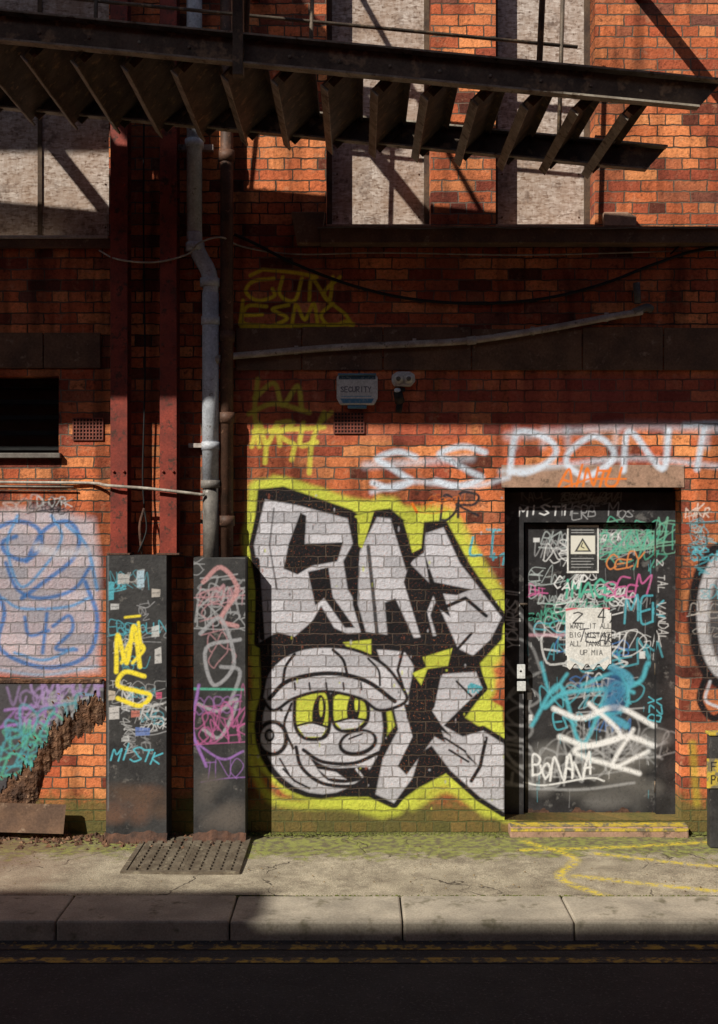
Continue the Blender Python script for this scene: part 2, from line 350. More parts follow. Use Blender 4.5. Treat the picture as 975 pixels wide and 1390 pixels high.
W.poly([(418,776),(446,770),(452,810),(482,852),(468,852),(440,812),(428,822)],BK,1)
W.poly([(352,872),(376,858),(400,864),(430,838),(448,862),(500,858),(560,866),(600,862),(606,876),(560,886),(500,880),(440,884),(392,886),(366,900)],BK,1)
W.poly([(556,764),(548,790),(572,868),(590,872),(580,830),(592,800)],BK,1)
W.poly([(576,750),(590,790),(640,800),(620,808),(602,806),(612,838),(596,826),(584,800)],BK,1)
W.poly([(530,704),(545,712),(562,758),(552,776)],BK,1); W.poly([(482,700),(508,694),(492,744),(484,740)],YG,1); W.poly([(548,708),(576,704),(572,744),(560,750)],YG,1)
W.stroke([(500,742),(506,800),(512,860)],5,BK,1,.9); W.stroke([(600,826),(632,812),(660,836)],5,BK,1); W.stroke([(622,880),(640,860)],4,BK,1); W.stroke([(372,690),(366,740),(376,800)],2.5,BK,.8,.7)
W.stroke([(482,706),(484,760),(478,800)],7,BK,1); W.stroke([(349,760),(356,866)],7,BK,1)
W.poly([(545,880),(600,872),(640,892),(652,905),(600,905),(572,920),(560,936),(566,905)],BK,1)
W.poly([(556,940),(575,925),(600,912),(590,960),(570,985),(552,975)],BK,1)
W.poly([(466,872),(504,868),(504,888),(484,894)],YG,1); W.poly([(574,892),(614,880),(608,904),(580,908)],YG,1); W.poly([(560,914),(582,904),(572,930)],YG,1)
W.poly([(520,930),(530,960),(536,985),(524,1000)],YG,1.5)
W.poly([(548,955),(560,1000),(540,1040),(552,1052),(590,1000),(612,1012),(650,1040),(600,985),(585,962)],BK,1)
W.poly([(600,992),(625,1008),(640,1040),(612,1030)],SV,1); W.stroke([(604,1002),(632,1020)],3,BK,.8); W.stroke([(610,1018),(636,1034)],3,BK,.8)
W.stroke([(548,880),(540,910),(552,948)],4,BK,1); W.stroke([(620,925),(640,945)],3,BK,.8); W.stroke([(660,1002),(652,1040),(640,1060)],5,BK,1)
W.poly([(656,945),(682,960),(684,1000),(660,986),(640,974)],YG,2)
# character
W.ell(436,986,91,99,BK,1.5); W.ell(438,988,82,90,SV,1.2)
W.poly([(398,942),(426,930),(448,940),(450,985),(440,1004),(412,1004),(398,984)],BK,1,1,5); W.poly([(403,946),(426,935),(443,944),(445,982),(436,999),(414,999),(403,982)],YG,1,1,5)
W.poly([(448,942),(470,934),(498,948),(502,976),(488,992),(462,994),(450,980)],BK,1,1,5); W.poly([(453,946),(470,939),(493,951),(497,974),(485,987),(464,989),(454,978)],YG,1,1,5)
W.ell(433,968,9,25,BK,.8,1,.1); W.ell(480,962,9,21,BK,.8,1,.1); W.ell(436,960,2.6,13,YG,.8); W.ell(484,955,2.6,11,YG,.8)
W.poly([(404,986),(424,982),(444,988),(436,1000),(414,1000)],SV,.8); W.stroke([(403,985),(424,981),(445,987)],3,BK,.8,1,5)
W.poly([(456,980),(476,975),(494,978),(485,988),(464,990)],SV,.8); W.stroke([(455,980),(476,975),(496,977)],3,BK,.8,1,5)
hat=[(358,946),(366,914),(392,890),(430,880),(480,884),(520,904),(545,936),(548,952),(516,962),(490,946),(440,936),(398,946),(372,962)]
W.stroke(hat+[hat[0]],9,BK,1.2,1,5); W.poly(hat,SV,1,1,5)
W.stroke([(366,948),(392,924),(446,914),(496,924),(536,952)],6,BK,1,1,6); W.stroke([(400,888),(388,905),(384,930)],4,BK,.8,1,6); W.stroke([(452,882),(466,896),(472,918)],4,BK,.8,1,6); W.stroke([(500,894),(514,910),(516,930)],3,BK,.8,1,6)
for x in (400,420,443,466,490): W.stroke([(x,927),(x+1,936)],2.5,BK,.8)
W.ell(486,1008,27,18,BK,1,1,-.25); W.ell(486,1007,22,13,SV,1,1,-.25); W.stroke([(474,1003),(492,996)],2.5,BK,.8)
W.stroke([(402,1014),(410,1042),(440,1064),(486,1066),(512,1050)],5,BK,1,1,6); W.stroke([(412,1018),(438,1034),(480,1036),(514,1022)],5,BK,1,1,6)
W.poly([(420,1028),(450,1042),(500,1042),(488,1060),(446,1060)],BK,1,1,4); W.poly([(432,1044),(456,1048),(470,1058),(446,1056)],SV,1); W.stroke([(484,1044),(492,1054)],3,SV,.8)
W.stroke([(396,955),(386,985),(398,1016)],3.5,BK,.8,1,6); W.ell(370,1002,22,25,BK,1); W.ell(370,1002,16,19,SV,1); W.ell(366,998,7,9,BK,.8); W.ell(366,998,3.5,5,SV,.8)
for p in [(388,974),(382,964),(394,964)]: W.ell(p[0],p[1],2.2,2.2,BK,.6)
W.stroke([(385,1044),(400,1060),(420,1070)],3,BK,.8); W.stroke([(380,1030),(392,1050)],2.5,BK,.8)
for s in range(110):
    x=random.uniform(335,690); y=random.uniform(655,1100); W.ell(x,y,random.uniform(.6,1.8),random.uniform(.6,4),random.choice([BK,SV,YG,(.35,.1,.06)]),.6,.6)
W.stroke([(560,684),(566,695)],4,OR,1)
text(W,"DR",598,704,28,DK,3.6,1,.15,.2,.8,.2,-.05,5); text(W,"LT",638,756,28,CY_,3.4,1,.2,.3,.6,.1,-.05,5); text(W,"+1",662,768,20,CY_,3,1,.1,.3,.6,.1,0,4)
text(W,"AINTU",758,656,22,OR,3.4,1.2,.25,.35,.75,.05,.02,5); W.stroke([(765,662),(800,650),(850,650)],2.5,OR,1)
W.stroke([(640,930),(652,934)],6,CY_,1); text(W,"MX",636,940,9,CY_,2,.8)
# left wall piece
W.poly([(-30,694),(60,688),(128,704),(136,760),(134,912),(60,918),(-30,912)],(.58,.56,.63),6,.78)
for pts,w,c in [([(-20,724),(20,708),(50,716),(56,740),(36,760),(10,752),(4,736),(22,728)],6,BL),([(36,762),(60,720),(92,708),(108,730),(98,760),(60,790),(30,812)],6,BL),
    ([(8,764),(24,800),(56,812),(100,800),(122,770)],5,BL),([(-10,792),(6,830),(0,880),(60,906),(118,890),(132,840),(116,790)],6,BL),([(34,838),(40,862),(66,856)],5,BL),([(64,832),(58,886)],5,BL),([(72,850),(94,836),(98,856),(76,880),(104,882)],5,BL),
    ([(24,700),(10,740),(28,796),(60,770),(84,730),(70,700)],4,(.12,.34,.66)),([(-10,908),(60,916),(132,904)],4,(.40,.5,.66)),([(90,712),(118,742),(132,800)],5,(.12,.32,.62)),([(4,812),(30,826),(90,824),(120,812)],4,(.12,.34,.66)),([(20,886),(60,896),(100,880)],4,(.12,.34,.66))]:
    W.stroke(pts,w,c,2,.9,7)
W.stroke([(50,742),(80,752),(118,748)],12,(.70,.68,.74),5,.8,6); text(W,"SOD",4,694,16,(.5,.42,.4),3,1.5,.1,.3,.9,.1,0,5,.6)
# right roundel
W.ell(985,835,52,102,BK,2); W.ell(988,835,42,90,(.58,.56,.58),2); W.ell(992,840,30,70,BK,3,.85); W.ell(996,800,22,34,(.58,.56,.6),2); W.ell(996,880,20,30,(.45,.44,.5),2)
W.stroke([(960,915),(950,950),(968,975),(990,960)],9,BK,1.5,1,6); W.stroke([(964,925),(958,950),(975,960)],4,SV,1.5,1,6)
text(W,"MKR",930,700,14,(.9,.7,.6),2,1,.2,.4); text(W,"SCOR",938,760,12,CY_,2,1,.2,.4)
W.stroke([(940,1010),(946,1090)],10,(.55,.42,.05),4,.7)
tags(W,7,-10,640,140,700,[(.6,.6,.6),DK],(8,14),(1,1.8),11)
tags(W,8,935,680,985,1120,[DK,CY_,(.6,.55,.5)],(9,16),(1,2),12,.8,.5)
tags(W,5,560,610,690,720,[DK,OR],(8,14),(1,1.8),13,.7)
# ---- door canvas
C=Cv(660,640,940,1135,1.6)
GY=(.36,.36,.37)
for k in range(26):
    C.ell(rim.uniform(716,886),rim.uniform(1000,1100),rim.uniform(8,30),rim.uniform(4,16),rim.choice([(.20,.19,.175),(.12,.115,.11),(.27,.26,.25)]),8,.5)
tags(C,30,714,708,888,900,[WH,WH,GY,(.45,.5,.5)],(9,24),(1.0,2),21,.85,.15)
tags(C,6,714,780,810,900,[PK,GR,CY_,(.1,.5,.35)],(10,20),(1.3,2.2),22,.8)
tags(C,6,812,712,888,790,[GR,(.2,.45,.32)],(20,38),(1.6,2.6),23,.9)
tags(C,12,720,850,888,1000,[CY_,WH,BL,GY],(14,36),(1.4,3),24,.8)
tags(C,10,716,960,888,1085,[GY,(.45,.45,.46)],(24,50),(1.5,4),25,.55,soft=1.6)
text(C,"IMAGE",764,812,20,GR,3.2,1,.1,.3,.62,.12,-.02,5); text(C,"CEEY",822,772,16,(.7,.25,.08),2,.9,.2,.4,.7,.05,0,4); text(C,"CAMP",752,800,14,WH,1.8,.8,.2,.4)
text(C,"SEEM",818,812,20,PK,2.4,1,.3,.4,.7,.05,-.05,5,.8); text(C,"MEK",850,850,26,CY_,2.8,1,.3,.4,.7,.05,-.3,5,.8)
W_=(.86,.86,.86)
for pts,w,c in [([(722,985),(760,930),(790,1010),(830,930),(860,940)],5,CY_),([(740,960),(770,940),(860,930),(880,900)],6,CY_),([(822,900),(856,925),(820,962),(850,985)],10,(.09,.36,.50)),([(735,900),(748,940),(770,915)],4,CY_),([(790,930),(840,915),(850,960),(800,975)],5,CY_),
    ([(752,962),(790,975),(836,960),(888,985)],7,W_),([(760,1000),(800,1012),(850,1000),(888,1012)],7,W_),([(800,955),(842,1000),(780,1020),(868,1050)],6,W_),([(860,990),(832,1040),(880,1020)],5,W_)]:
    C.stroke(pts,w,c,2.5,.9,7)
C.ell(835,940,14,30,(.03,.12,.28),6,.7); C.stroke([(720,862),(800,862)],4,(.65,.35,.42),2,.7)
text(C,"BONANA",722,1058,28,WH,3,1,.2,.4,.55,.05,-.06,5,.95)
C.stroke([(712,1062),(740,1066),(800,1056),(820,1060)],2.5,WH,1,.9,5)
text(C,"MIST1",704,700,13,WH,2,.7,.15,.2,.8,.35,-.02,0,.95); text(C,"HERB MOS",762,702,14,(.35,.35,.36),1.4,.8,.1,.4,.7,.2,0,4); tags(C,5,700,664,900,690,[(.22,.22,.22),(.3,.3,.3)],(9,16),(1,1.6),28,.7,0)
text(C,"YDARCI",704,880,17,WH,1.5,.7,.1,.3,.6,.25,-1.57,0,.6); text(C,"MIST",703,868,22,(.65,.65,.65),1.9,.7,.1,.25,.6,.3,-1.55,0,.85)
text(C,"2 TAL VANDAL",893,760,11,WH,1.3,.7,.1,.3,.6,.3,1.57,0,.7); text(C,"BZX",896,980,18,CY_,2,.8,.1,.3,.6,.1,-1.5,4,.9)
for p in [(716,940,6,10),(718,970,5,8),(724,730,9,6),(868,884,8,10)]: C.poly([(p[0],p[1]),(p[0]+p[2],p[1]),(p[0]+p[2],p[1]+p[3]),(p[0],p[1]+p[3])],WH,.6,.8)
for s in range(60):
    x=random.uniform(716,888); y=random.uniform(720,1090); C.stroke([(x,y),(x+random.uniform(-1,1),y+random.uniform(4,30))],.9,random.choice([WH,CY_,GY]),.6,.5)
Q=Cv(760,700,840,920,2.4)
Q.poly([(772,716),(811,716),(811,775),(772,775)],(.03,.03,.03),.4)
Q.poly([(775,727),(808,727),(808,752),(775,752)],(.72,.70,.62),.4); Q.poly([(791,730),(803,749),(780,749)],(.05,.05,.05),.4); Q.poly([(791,734),(799,747),(784,747)],(.66,.62,.42),.4); Q.stroke([(791,737),(789,742),(793,744)],1.4,(.05,.05,.05),.4)
for i,y in enumerate((758,762,766,770)): Q.stroke([(776,y),(806-4*(i%2),y)],.9,(.5,.5,.5),.4,.8)
for i,y in enumerate((719.5,723)): Q.stroke([(776,y),(806,y)],.8,(.6,.6,.6),.4,.8)
for t,x,y in [("WANT IT ALL",774,853),("BIG MISTAKE",774,865),("ALL TANGLED",774,877),("UP MIA",788,889)]:
    text(Q,t,x,y,6.6,(.05,.05,.05),1.0,.4,0,0,.62,.16)
text(Q,"2 47",778,846,17,(.02,.02,.02),1.8,.5,.1,.2,.6,.3,0,0); text(Q,"TEAK",782,872,16,(.02,.02,.03),1.5,.5,.2,.4,.7,.1,.05,4)
Q.stroke([(768,828),(800,822),(829,826)],3,(.6,.06,.10),1,.9,4)
Q.stroke([(775,895),(800,905),(825,893)],3,(.4,.55,.62),2,.6,4)
# ---- black pier canvas
B1=Cv(130,740,350,1140,1.6)
tags(B1,24,148,760,222,1000,[WH,GY,CY_,(.5,.5,.5)],(8,20),(.9,1.8),31,.75,.3)
for pts,w in [([(158,912),(160,862),(172,900),(182,850),(190,905)],6),([(165,900),(178,870),(196,880),(180,900)],4),([(196,918),(170,912),(160,930),(186,938),(204,944),(190,958),(160,948)],6),([(170,838),(190,836)],3),([(188,845),(192,880)],4)]:
    B1.stroke(pts,w,YE,1.5,1,6)
text(B1,"MISTK",150,1032,18,CY_,2.2,.8,.3,.3,.6,.1,.03,4); text(B1,"RES",190,975,20,(.5,.5,.5),2.4,1,.3,.3)
for (x,y,w,h,c) in [(147,790,8,24,CY_),(148,960,14,16,(.65,.62,.6)),(178,965,12,8,(.6,.2,.15)),(206,850,10,14,(.6,.6,.58)),(160,780,16,12,(.5,.48,.46)),(206,800,12,10,(.55,.5,.45)),(184,988,20,10,(.12,.2,.5)),(147,938,10,12,(.6,.5,.4)),(210,880,9,20,(.62,.6,.58)),(186,775,10,22,(.45,.6,.7)),(150,820,12,7,(.6,.6,.6)),(212,940,8,8,(.6,.1,.2)),(165,1000,10,6,(.5,.5,.5))]:
    a=random.uniform(-2,2); B1.poly([(x,y+a),(x+w,y-1-a),(x+w+a*.5,y+h),(x,y+h+1)],c,.5,.8); B1.stroke([(x+1.5,y+h*.5),(x+w-1.5,y+h*.45)],1.2,DK,.5,.6)
tags(B1,8,266,762,330,860,[(.5,.26,.28),GY,(.45,.25,.28),GY],(16,34),(1.6,3),33,.7,.1)
for pts,w,c in [([(276,790),(300,770),(322,800),(300,840),(322,850)],6,(.55,.28,.28)),([(272,860),(300,840),(318,900),(290,930),(280,880),(326,868)],5,(.36,.36,.38)),([(268,955),(296,965),(322,950),(300,1000),(276,990)],5,(.36,.36,.38)),([(300,905),(326,912),(310,960)],5,(.32,.32,.34)),([(262,935),(330,936)],3,GR),([(256,1000),(300,1030),(330,1020)],3,PU),([(270,930),(262,990),(280,1040)],4,PU)]:
    B1.stroke(pts,w,c,1.4,.85,6)
tags(B1,6,262,920,332,1070,[PU,(.5,.12,.3),(.3,.14,.36)],(18,40),(1.5,2.6),34,.6,.2)
for k in range(14):
    B1.ell(rim.uniform(146,224),rim.uniform(1070,1120),rim.uniform(8,24),rim.uniform(6,16),rim.choice([(.16,.08,.05),(.10,.06,.04)]),7,.6)
    B1.ell(rim.uniform(266,330),rim.uniform(1060,1120),rim.uniform(8,24),rim.uniform(6,16),rim.choice([(.12,.10,.085),(.07,.065,.06)]),7,.5)
B1.stroke([(147,755),(147,1100)],2,(.2,.2,.2),1,.6); B1.stroke([(262,755),(332,757)],2,(.25,.24,.23),1,.7)
# ---- lower-left render canvas
B2=Cv(-40,915,150,1140,1.5)
B2.poly([(-40,920),(150,920),(150,1140),(-40,1140)],(.075,.068,.075),3,.8)
tags(B2,9,-30,925,140,990,[PU,(.36,.24,.48),GY,(.4,.34,.46)],(16,34),(2,4),41,.8,0,1.5)
tags(B2,8,-30,960,110,1075,[CY_,(.08,.36,.42),GR],(18,40),(2,4.5),42,.85,0,1.5)
G=Cv(60,0,330,180,.5)
for pts in [[(110,20),(135,60),(120,100),(150,140)],[(150,50),(230,75),(290,55)],[(130,95),(200,120),(260,150)],[(105,40),(170,35),(240,20),(300,45)],[(120,140),(180,150),(250,130)]]:
    G.stroke(pts,5,(.76,.58,.04),3,1,6)

def dense(name,px0,px1,py0,py1,d,cv,mat,parent,step=.004,mask=None,solid=0):
    x0,x1,z0,z1=X(px0,d),X(px1,d),Z(py1,d),Z(py0,d)
    V,Qd=gridxz(np.linspace(x0,x1,max(2,int((x1-x0)/step)+1)),np.linspace(z0,z1,max(2,int((z1-z0)/step)+1)),-d)
    s=F/(D-d); px=CX+V[:,0]*s; py=CY-(V[:,2]-CH)*s
    if mask is not None:
        keep=mask(px[Qd].mean(1),py[Qd].mean(1)); Qd=Qd[keep]
    o=npmesh(name,V,Qd,mat,parent,cv.sample(px,py) if cv else None)
    if solid:
        mo=o.modifiers.new('s','SOLIDIFY'); mo.thickness=solid; mo.offset=-1
    return o

# ============================================================ brick building
bld=empty('brick_building')
WX0,WX1,WZ1=-9.0,9.0,9.6
win=[(X(-250),X(148),Z(322),6.3,.25),(X(443),X(585),Z(308),6.3,.25),(X(673),X(808),Z(308),6.3,.25),(X(-140),X(80),Z(616),Z(510),.22),(X(685),X(925),Z(1113),Z(660),.28),
     (3.3,4.0,Z(308),6.3,.25),(4.6,5.3,Z(308),6.3,.25),(-5.6,-4.6,Z(322),6.3,.25)]
paintz=[(X(318),X(1008),Z(1132),Z(505)),(X(318),X(485),Z(505),Z(360)),(X(-28),X(142),Z(1132),Z(645))]
xs=sorted(set([WX0,WX1]+[a for w in win for a in w[:2]]+[a for w in paintz for a in w[:2]])); zs=sorted(set([-.3,WZ1]+[a for w in win for a in w[2:4]]+[a for w in paintz for a in w[2:4]]))
VV=[];QQ=[];PP=[];off=0
for i in range(len(xs)-1):
    for j in range(len(zs)-1):
        cx,cz=(xs[i]+xs[i+1])/2,(zs[j]+zs[j+1])/2
        if any(w[0]<cx<w[1] and w[2]<cz<w[3] for w in win): continue
        dn=any(w[0]<cx<w[1] and w[2]<cz<w[3] for w in paintz)
        st=.0045 if dn else 1.0
        V,q=gridxz(np.linspace(xs[i],xs[i+1],max(2,int((xs[i+1]-xs[i])/st)+1)),np.linspace(zs[j],zs[j+1],max(2,int((zs[j+1]-zs[j])/st)+1)),0.0)
        VV.append(V);QQ.append(q+off);off+=len(V)
        PP.append(W.sample(CX+V[:,0]*200,1130-V[:,2]*200) if dn else np.zeros((len(V),4)))
for (a,b,c,e,t) in win:
    V=np.array([(a,0,c),(a,t,c),(a,t,e),(a,0,e),(b,0,c),(b,t,c),(b,t,e),(b,0,e)],float)
    q=np.array([(0,1,2,3),(4,7,6,5),(0,4,5,1),(3,2,6,7)])
    VV.append(V);QQ.append(q+off);off+=8;PP.append(np.zeros((8,4)))
V=np.array([(WX0,0,-.3),(WX1,0,-.3),(WX1,6,-.3),(WX0,6,-.3),(WX0,0,WZ1),(WX1,0,WZ1),(WX1,6,WZ1),(WX0,6,WZ1)],float)
VV.append(V);QQ.append(np.array([(1,2,6,5),(2,3,7,6),(3,0,4,7),(4,5,6,7)])+off);PP.append(np.zeros((8,4)))
npmesh('walls',np.concatenate(VV),np.concatenate(QQ),m_brick,bld,np.concatenate(PP))
box('roof_coping',WX0-.1,WX1+.1,-.12,6.1,WZ1+.003,WZ1+.15,m_conc,bld)
for k,w in enumerate(win):
    if k in (3,4): continue
    a,b,c,e,t=w
    box('window_board',a+.004,b-.004,t-.03,t+.01,c,e,m_osb,bld,0)
    boxes('window_board_frame',[(a+.001,a+.035,t-.075,t-.031,c+.001,e),(b-.035,b-.001,t-.075,t-.031,c+.001,e)],m_wood,bld)
    for q in range(7): tube('board_screw',[(a+.07+(b-a-.14)*(q%2),t-.034,c+.12+.3*(q//2)),(a+.07+(b-a-.14)*(q%2),t-.0302,c+.12+.3*(q//2))],.007,m_rust,bld,6)
box('window_board_batten',X(40),X(46),.205,.219,win[0][2],6.3,m_wood,bld,0)
box('window_sill',X(-250),X(149),-.05,.24,Z(326),Z(321.5),m_pale,bld)
box('window_sill_base',X(-255),X(152),-.04,-.003,Z(338),Z(326.5),m_stone,bld)
prism('stone_ledge',[(X(436),Z(336)),(WX1-.1,Z(336)),(WX1-.1,Z(313)),(X(436),Z(313))],-.13,-.002,m_stone,bld,.008)
v=[];f=[];n=70
for i in range(n+1):
    x=X(432)+(WX1-.1-X(432))*i/n; dz=random.uniform(-.006,.006)
    v+=[(x,-.15+random.uniform(-.006,.006),Z(316)+dz),(x,-.001,Z(308.5))]
for i in range(n): f.append((2*i,2*i+2,2*i+3,2*i+1))
o=mk('ledge_flashing',v,f,m_lead,bld); so=o.modifiers.new('s','SOLIDIFY'); so.thickness=.008; so.offset=-1
for (p0,p1) in ((443,585),(673,808)): box('window_sill_stone',X(p0)+.002,X(p1)-.002,.001,.215,Z(308),Z(304),m_conc,bld)
prism('corbel_stone',[(X(404),Z(335)),(X(436),Z(335)),(X(442),Z(292)),(X(396),Z(292))],-.10,-.002,m_stone,bld,.01)
prism('plinth_stone',[(X(818),Z(309)),(X(862),Z(309)),(X(862),Z(296)),(X(850),Z(290)),(X(818),Z(290))],-.05,-.002,m_conc,bld,.006)
cuts=[320,410,520,640,790,900,1040,1200,1400,1700,2200]
for a,b in zip(cuts[:-1],cuts[1:]): box('string_course_block',X(a)+.003,X(b)-.003,-.014-random.uniform(0,.006),-.001,Z(503),Z(446+random.uniform(-2,2)),m_stone,bld,.006)
cuts=[-1300,-600,-200,60,138]
for a,b in zip(cuts[:-1],cuts[1:]): box('string_course_block',X(a)+.003,X(b)-.003,-.02,-.001,Z(500),Z(452),m_stone,bld,.006)
dense('door_lintel_face',681,929,631,661.5,.008,W,m_conc,bld,.005)
box('door_lintel',X(681,.008),X(929,.008),-.0075,-.001,Z(661.5,.008),Z(631,.008),m_conc,bld,0)
a,b,c,e,t=win[3]
box('louvre_back',a,b,t-.02,t,c,e,m_glass,bld,0)
for i in range(5):
    z=c+.03+i*(e-c-.05)/4.5
    mk('louvre_blade',[(a,.10,z),(b,.10,z),(b,.15,z+.03),(a,.15,z+.03)],[(0,1,2,3)],m_black,bld)
box('louvre_sill',a-.02,b+.02,-.05,.05,c-.03,c+.004,m_lead,bld)
def airbrick(p0,p1,q0,q1):
    e=empty('air_vent'); x0,x1,z0,z1=X(p0),X(p1),Z(q1),Z(q0)
    box('backing',x0,x1,-.004,-.001,z0,z1,m_black,e,0); L=[]
    for i in range(10):
        x=x0+(x1-x0)*i/9; L.append((x-.004,x+.004,-.014,-.0045,z0,z1))
    for i in range(7):
        z=z0+(z1-z0)*i/6; L.append((x0-.004,x1+.004,-.0125,-.0048,z-.004,z+.004))
    boxes('grille',L,m_terra,e)
airbrick(454,494,560,588); airbrick(100,140,568,597)

# ============================================================ door
door=empty('graffitied_door'); dd=-.2
dense('door_slab_face',713,889,711,1108,dd,C,m_door,door,.0036)
box('door_slab',X(713,dd),X(889,dd),.201,.245,Z(1108,dd),Z(711,dd),m_door,door,0)
fd=-.15
for nm,a,b,c,e in [('frame_left',686,711,668,1113),('frame_right',891,917,668,1113)]:
    dense(nm+'_face',a,b,c,e,fd,C,m_door,door,.005); box(nm,X(a,fd),X(b,fd),.151,.27,Z(e,fd),Z(c,fd),m_door,door,0)
dense('frame_head_face',711.2,890.8,668,709,fd,C,m_door,door,.004); box('frame_head',X(711.2,fd),X(890.8,fd),.151,.27,Z(709,fd),Z(668,fd),m_door,door,0)
box('frame_infill',X(670),X(940),.271,.29,0,Z(655),m_black,door,0)
v=[];f=[];n=60;zb=Z(1108,dd)
for i in range(n+1):
    x=X(716,dd)+(X(886,dd)-X(716,dd))*i/n; v+=[(x,.1965,zb+.002),(x,.1965,zb+.035+.018*math.sin(i*.31)+.012*math.sin(i*.83+1)+random.uniform(-.006,.006))]
for i in range(n): f.append((2*i,2*i+2,2*i+3,2*i+1))
mk('rotted_bottom_rail',v,f,m_rust,door)
for z in (740,900,1060): tube('hinge',[P(890,z,-.185),P(890,z+16,-.185)],.009,m_steel,door)
boxes('lock_box',[(X(702,-.13),X(713,-.13),.12,.149,Z(921,-.13),Z(902,-.13)),(X(702,-.13),X(714,-.13),.125,.149,Z(938,-.13),Z(925,-.13))],m_white,door,.003)
tube('keyhole',[P(707,911,-.119),P(707,911,-.125)],.008,m_black,door)
tube('handle',[P(707,820,-.149),P(707,820,-.11),P(716,820,-.11)],.008,m_steel,door)
ps=empty('warning_sign'); dense('sign_face',770,813,713,778,-.194,Q,m_paper,ps,.0025); box('backing',X(770,-.194),X(813,-.194),.1945,.1995,Z(778,-.194),Z(713,-.194),m_paper,ps,0)
po=empty('paper_poster')
dense('poster_face',768,830,825,912,-.195,Q,m_paper,po,.0025,mask=lambda x,y:(y<905+4*np.sin(x*.4))&((x>770)|(y<890))&((x<828)|(y>832)),solid=.001)
st=empty('door_step')
box('stone',X(690),X(930),-.10,.27,-.02,Z(1117),m_conc,st,.012)
boxes('yellow_edge',[(X(691),X(929),-.1035,-.1005,.035,Z(1119)),(X(691),X(929),-.095,.03,Z(1117)+.0005,Z(1117)+.003)],m_yel,st)

# ============================================================ piers / steel columns / pipes
def pier(p0,p1,top,bot,d):
    e=empty('black_painted_pier')
    dense('face',p0,p1,top,bot,d,B1,m_blackp,e,.0036)
    x0,x1,z0,z1=X(p0,d),X(p1,d),Z(bot,d),Z(top,d)
    mk('body',boxv(x0,x1,-d,-.001,min(z0,0)-.02,z1),[(1,2,6,5),(3,0,4,7),(4,5,6,7)],m_blackp,e)
    r=random.Random(p0); v=[];f=[];n=60; a1,a2,a3=[r.uniform(0,6) for _ in range(3)]
    for i in range(n+1):
        x=x0-.006+(x1-x0+.012)*i/n; w_=.5+.2*math.sin(i*.13+a1)+.12*math.sin(i*.41+a2)+r.uniform(-.05,.05)
        v+=[(x,-d-.022-.02*w_,-.01),(x,-d-.014-.01*w_,.02+.015*w_),(x,-d-.002,.035+.05*w_)]
    for i in range(n):
        for k in range(2): f.append((3*i+k,3*i+3+k,3*i+4+k,3*i+1+k))
    mk('crumbled_foot',v,f,m_rust,e,True)
pier(144,226,754,1136,.22)
pier(263,333,757,1136,.20)
for a,b in ((150,173),(217,240)):
    e=empty('red_steel_column'); d=.17; x0,x1=X(a,d),X(b,d)
    z0=Z(754,.22)+.002; z1=7.4
    boxes('h_section',[(x0,x1,-d,-d+.012,z0,z1),((x0+x1)/2-.005,(x0+x1)/2+.005,-d+.0125,-.0425,z0,z1),(x0,x1,-.042,-.030,z0,z1)],m_red,e,.002)
    box('base_plate',x0-.02,x1+.02,-.19,-.02,z0,z0+.012,m_rust,e,.002)
    for q in (250,470,640):
        for xx in (x0+.022,x1-.022): tube('bolt',[(xx,-d-.012,Z(q,d)),(xx,-d,Z(q,d))],.009,m_red,e,6)
e=empty('hanging_wire'); tube('wire',[P(196,100,.08),P(195,300,.08),P(197,500,.08),P(194,640,.08),P(196,690,.08)],.006,m_black,e,8,6); tube('frayed_end',[P(196,690,.08),P(190,715,.1),P(193,752,.1)],.01,m_rust,e,8,5); tube('frayed_end_b',[P(196,690,.08),P(199,720,.1),P(188,750,.12)],.006,m_black,e,8,5)
dp=empty('drainpipe'); d=.11
tube('upper_pipe',[P(264,-260,d),P(264,318,d)],.052,m_grey,dp,20)
tube('swan_neck',[P(264,316,d),P(265,332,d),P(273,350,d),P(282,366,d),P(286,382,d),P(286,400,d)],.053,m_grey,dp,20,6)
tube('lower_pipe',[P(286,398,d),P(286,655,d)],.056,m_grey,dp,20)
tube('bottom_pipe',[P(286,654,d),P(287,770,d)],.054,m_dkpipe,dp,20)
for q,xx,r in ((190,264,.064),(330,265,.064),(378,285,.066),(430,286,.063),(652,286,.066),(600,286,.061)):
    tube('collar',[P(xx,q,d),P(xx,q+11,d)],r,m_grey if q!=652 else m_dkpipe,dp,20)
boxes('bracket',[(X(254,d),X(306,d),-.05,-.002,Z(607,d),Z(601,d)),(X(240,d),X(288,d),-.05,-.002,Z(200,d),Z(192,d))],m_cond,dp,.002)
bp=empty('brown_waste_pipe'); d=.09
tube('pipe',[P(308,-260,d),P(308,760,d)],.044,m_brown,bp,18)
for q in (205,450,560,700): tube('collar',[P(308,q,d),P(308,q+14,d)],.054,m_brown,bp,18)
cp=empty('conduit_pipe')
tube('pipe',[P(292,492,.12),P(305,485,.08),P(345,481,.05),P(450,472,.05),P(560,467,.05),P(640,462,.05),P(740,447,.05),P(830,430,.05),P(872,423,.05)],.023,m_cond,cp,14,6)
tube('coupling',[P(286,486,.12),P(298,489,.12)],.035,m_cond,cp); tube('coupling',[P(634,463,.05),P(646,461.5,.05)],.029,m_cond,cp)
tube('stub_riser',[P(866,412,.05),P(864,384,.05)],.024,m_dkpipe,cp); tube('end_elbow',[P(860,424,.05),P(868,421,.05),P(878,417,.05),P(884,420,.03)],.026,m_dkpipe,cp,14,4)
for q,zc in ((400,477),(560,467),(720,451),(820,432)):
    boxes('saddle_clip',[(X(q),X(q+5),-.03,-.001,Z(zc+5),Z(zc-7))],m_cond,cp)
cb=empty('black_cable')
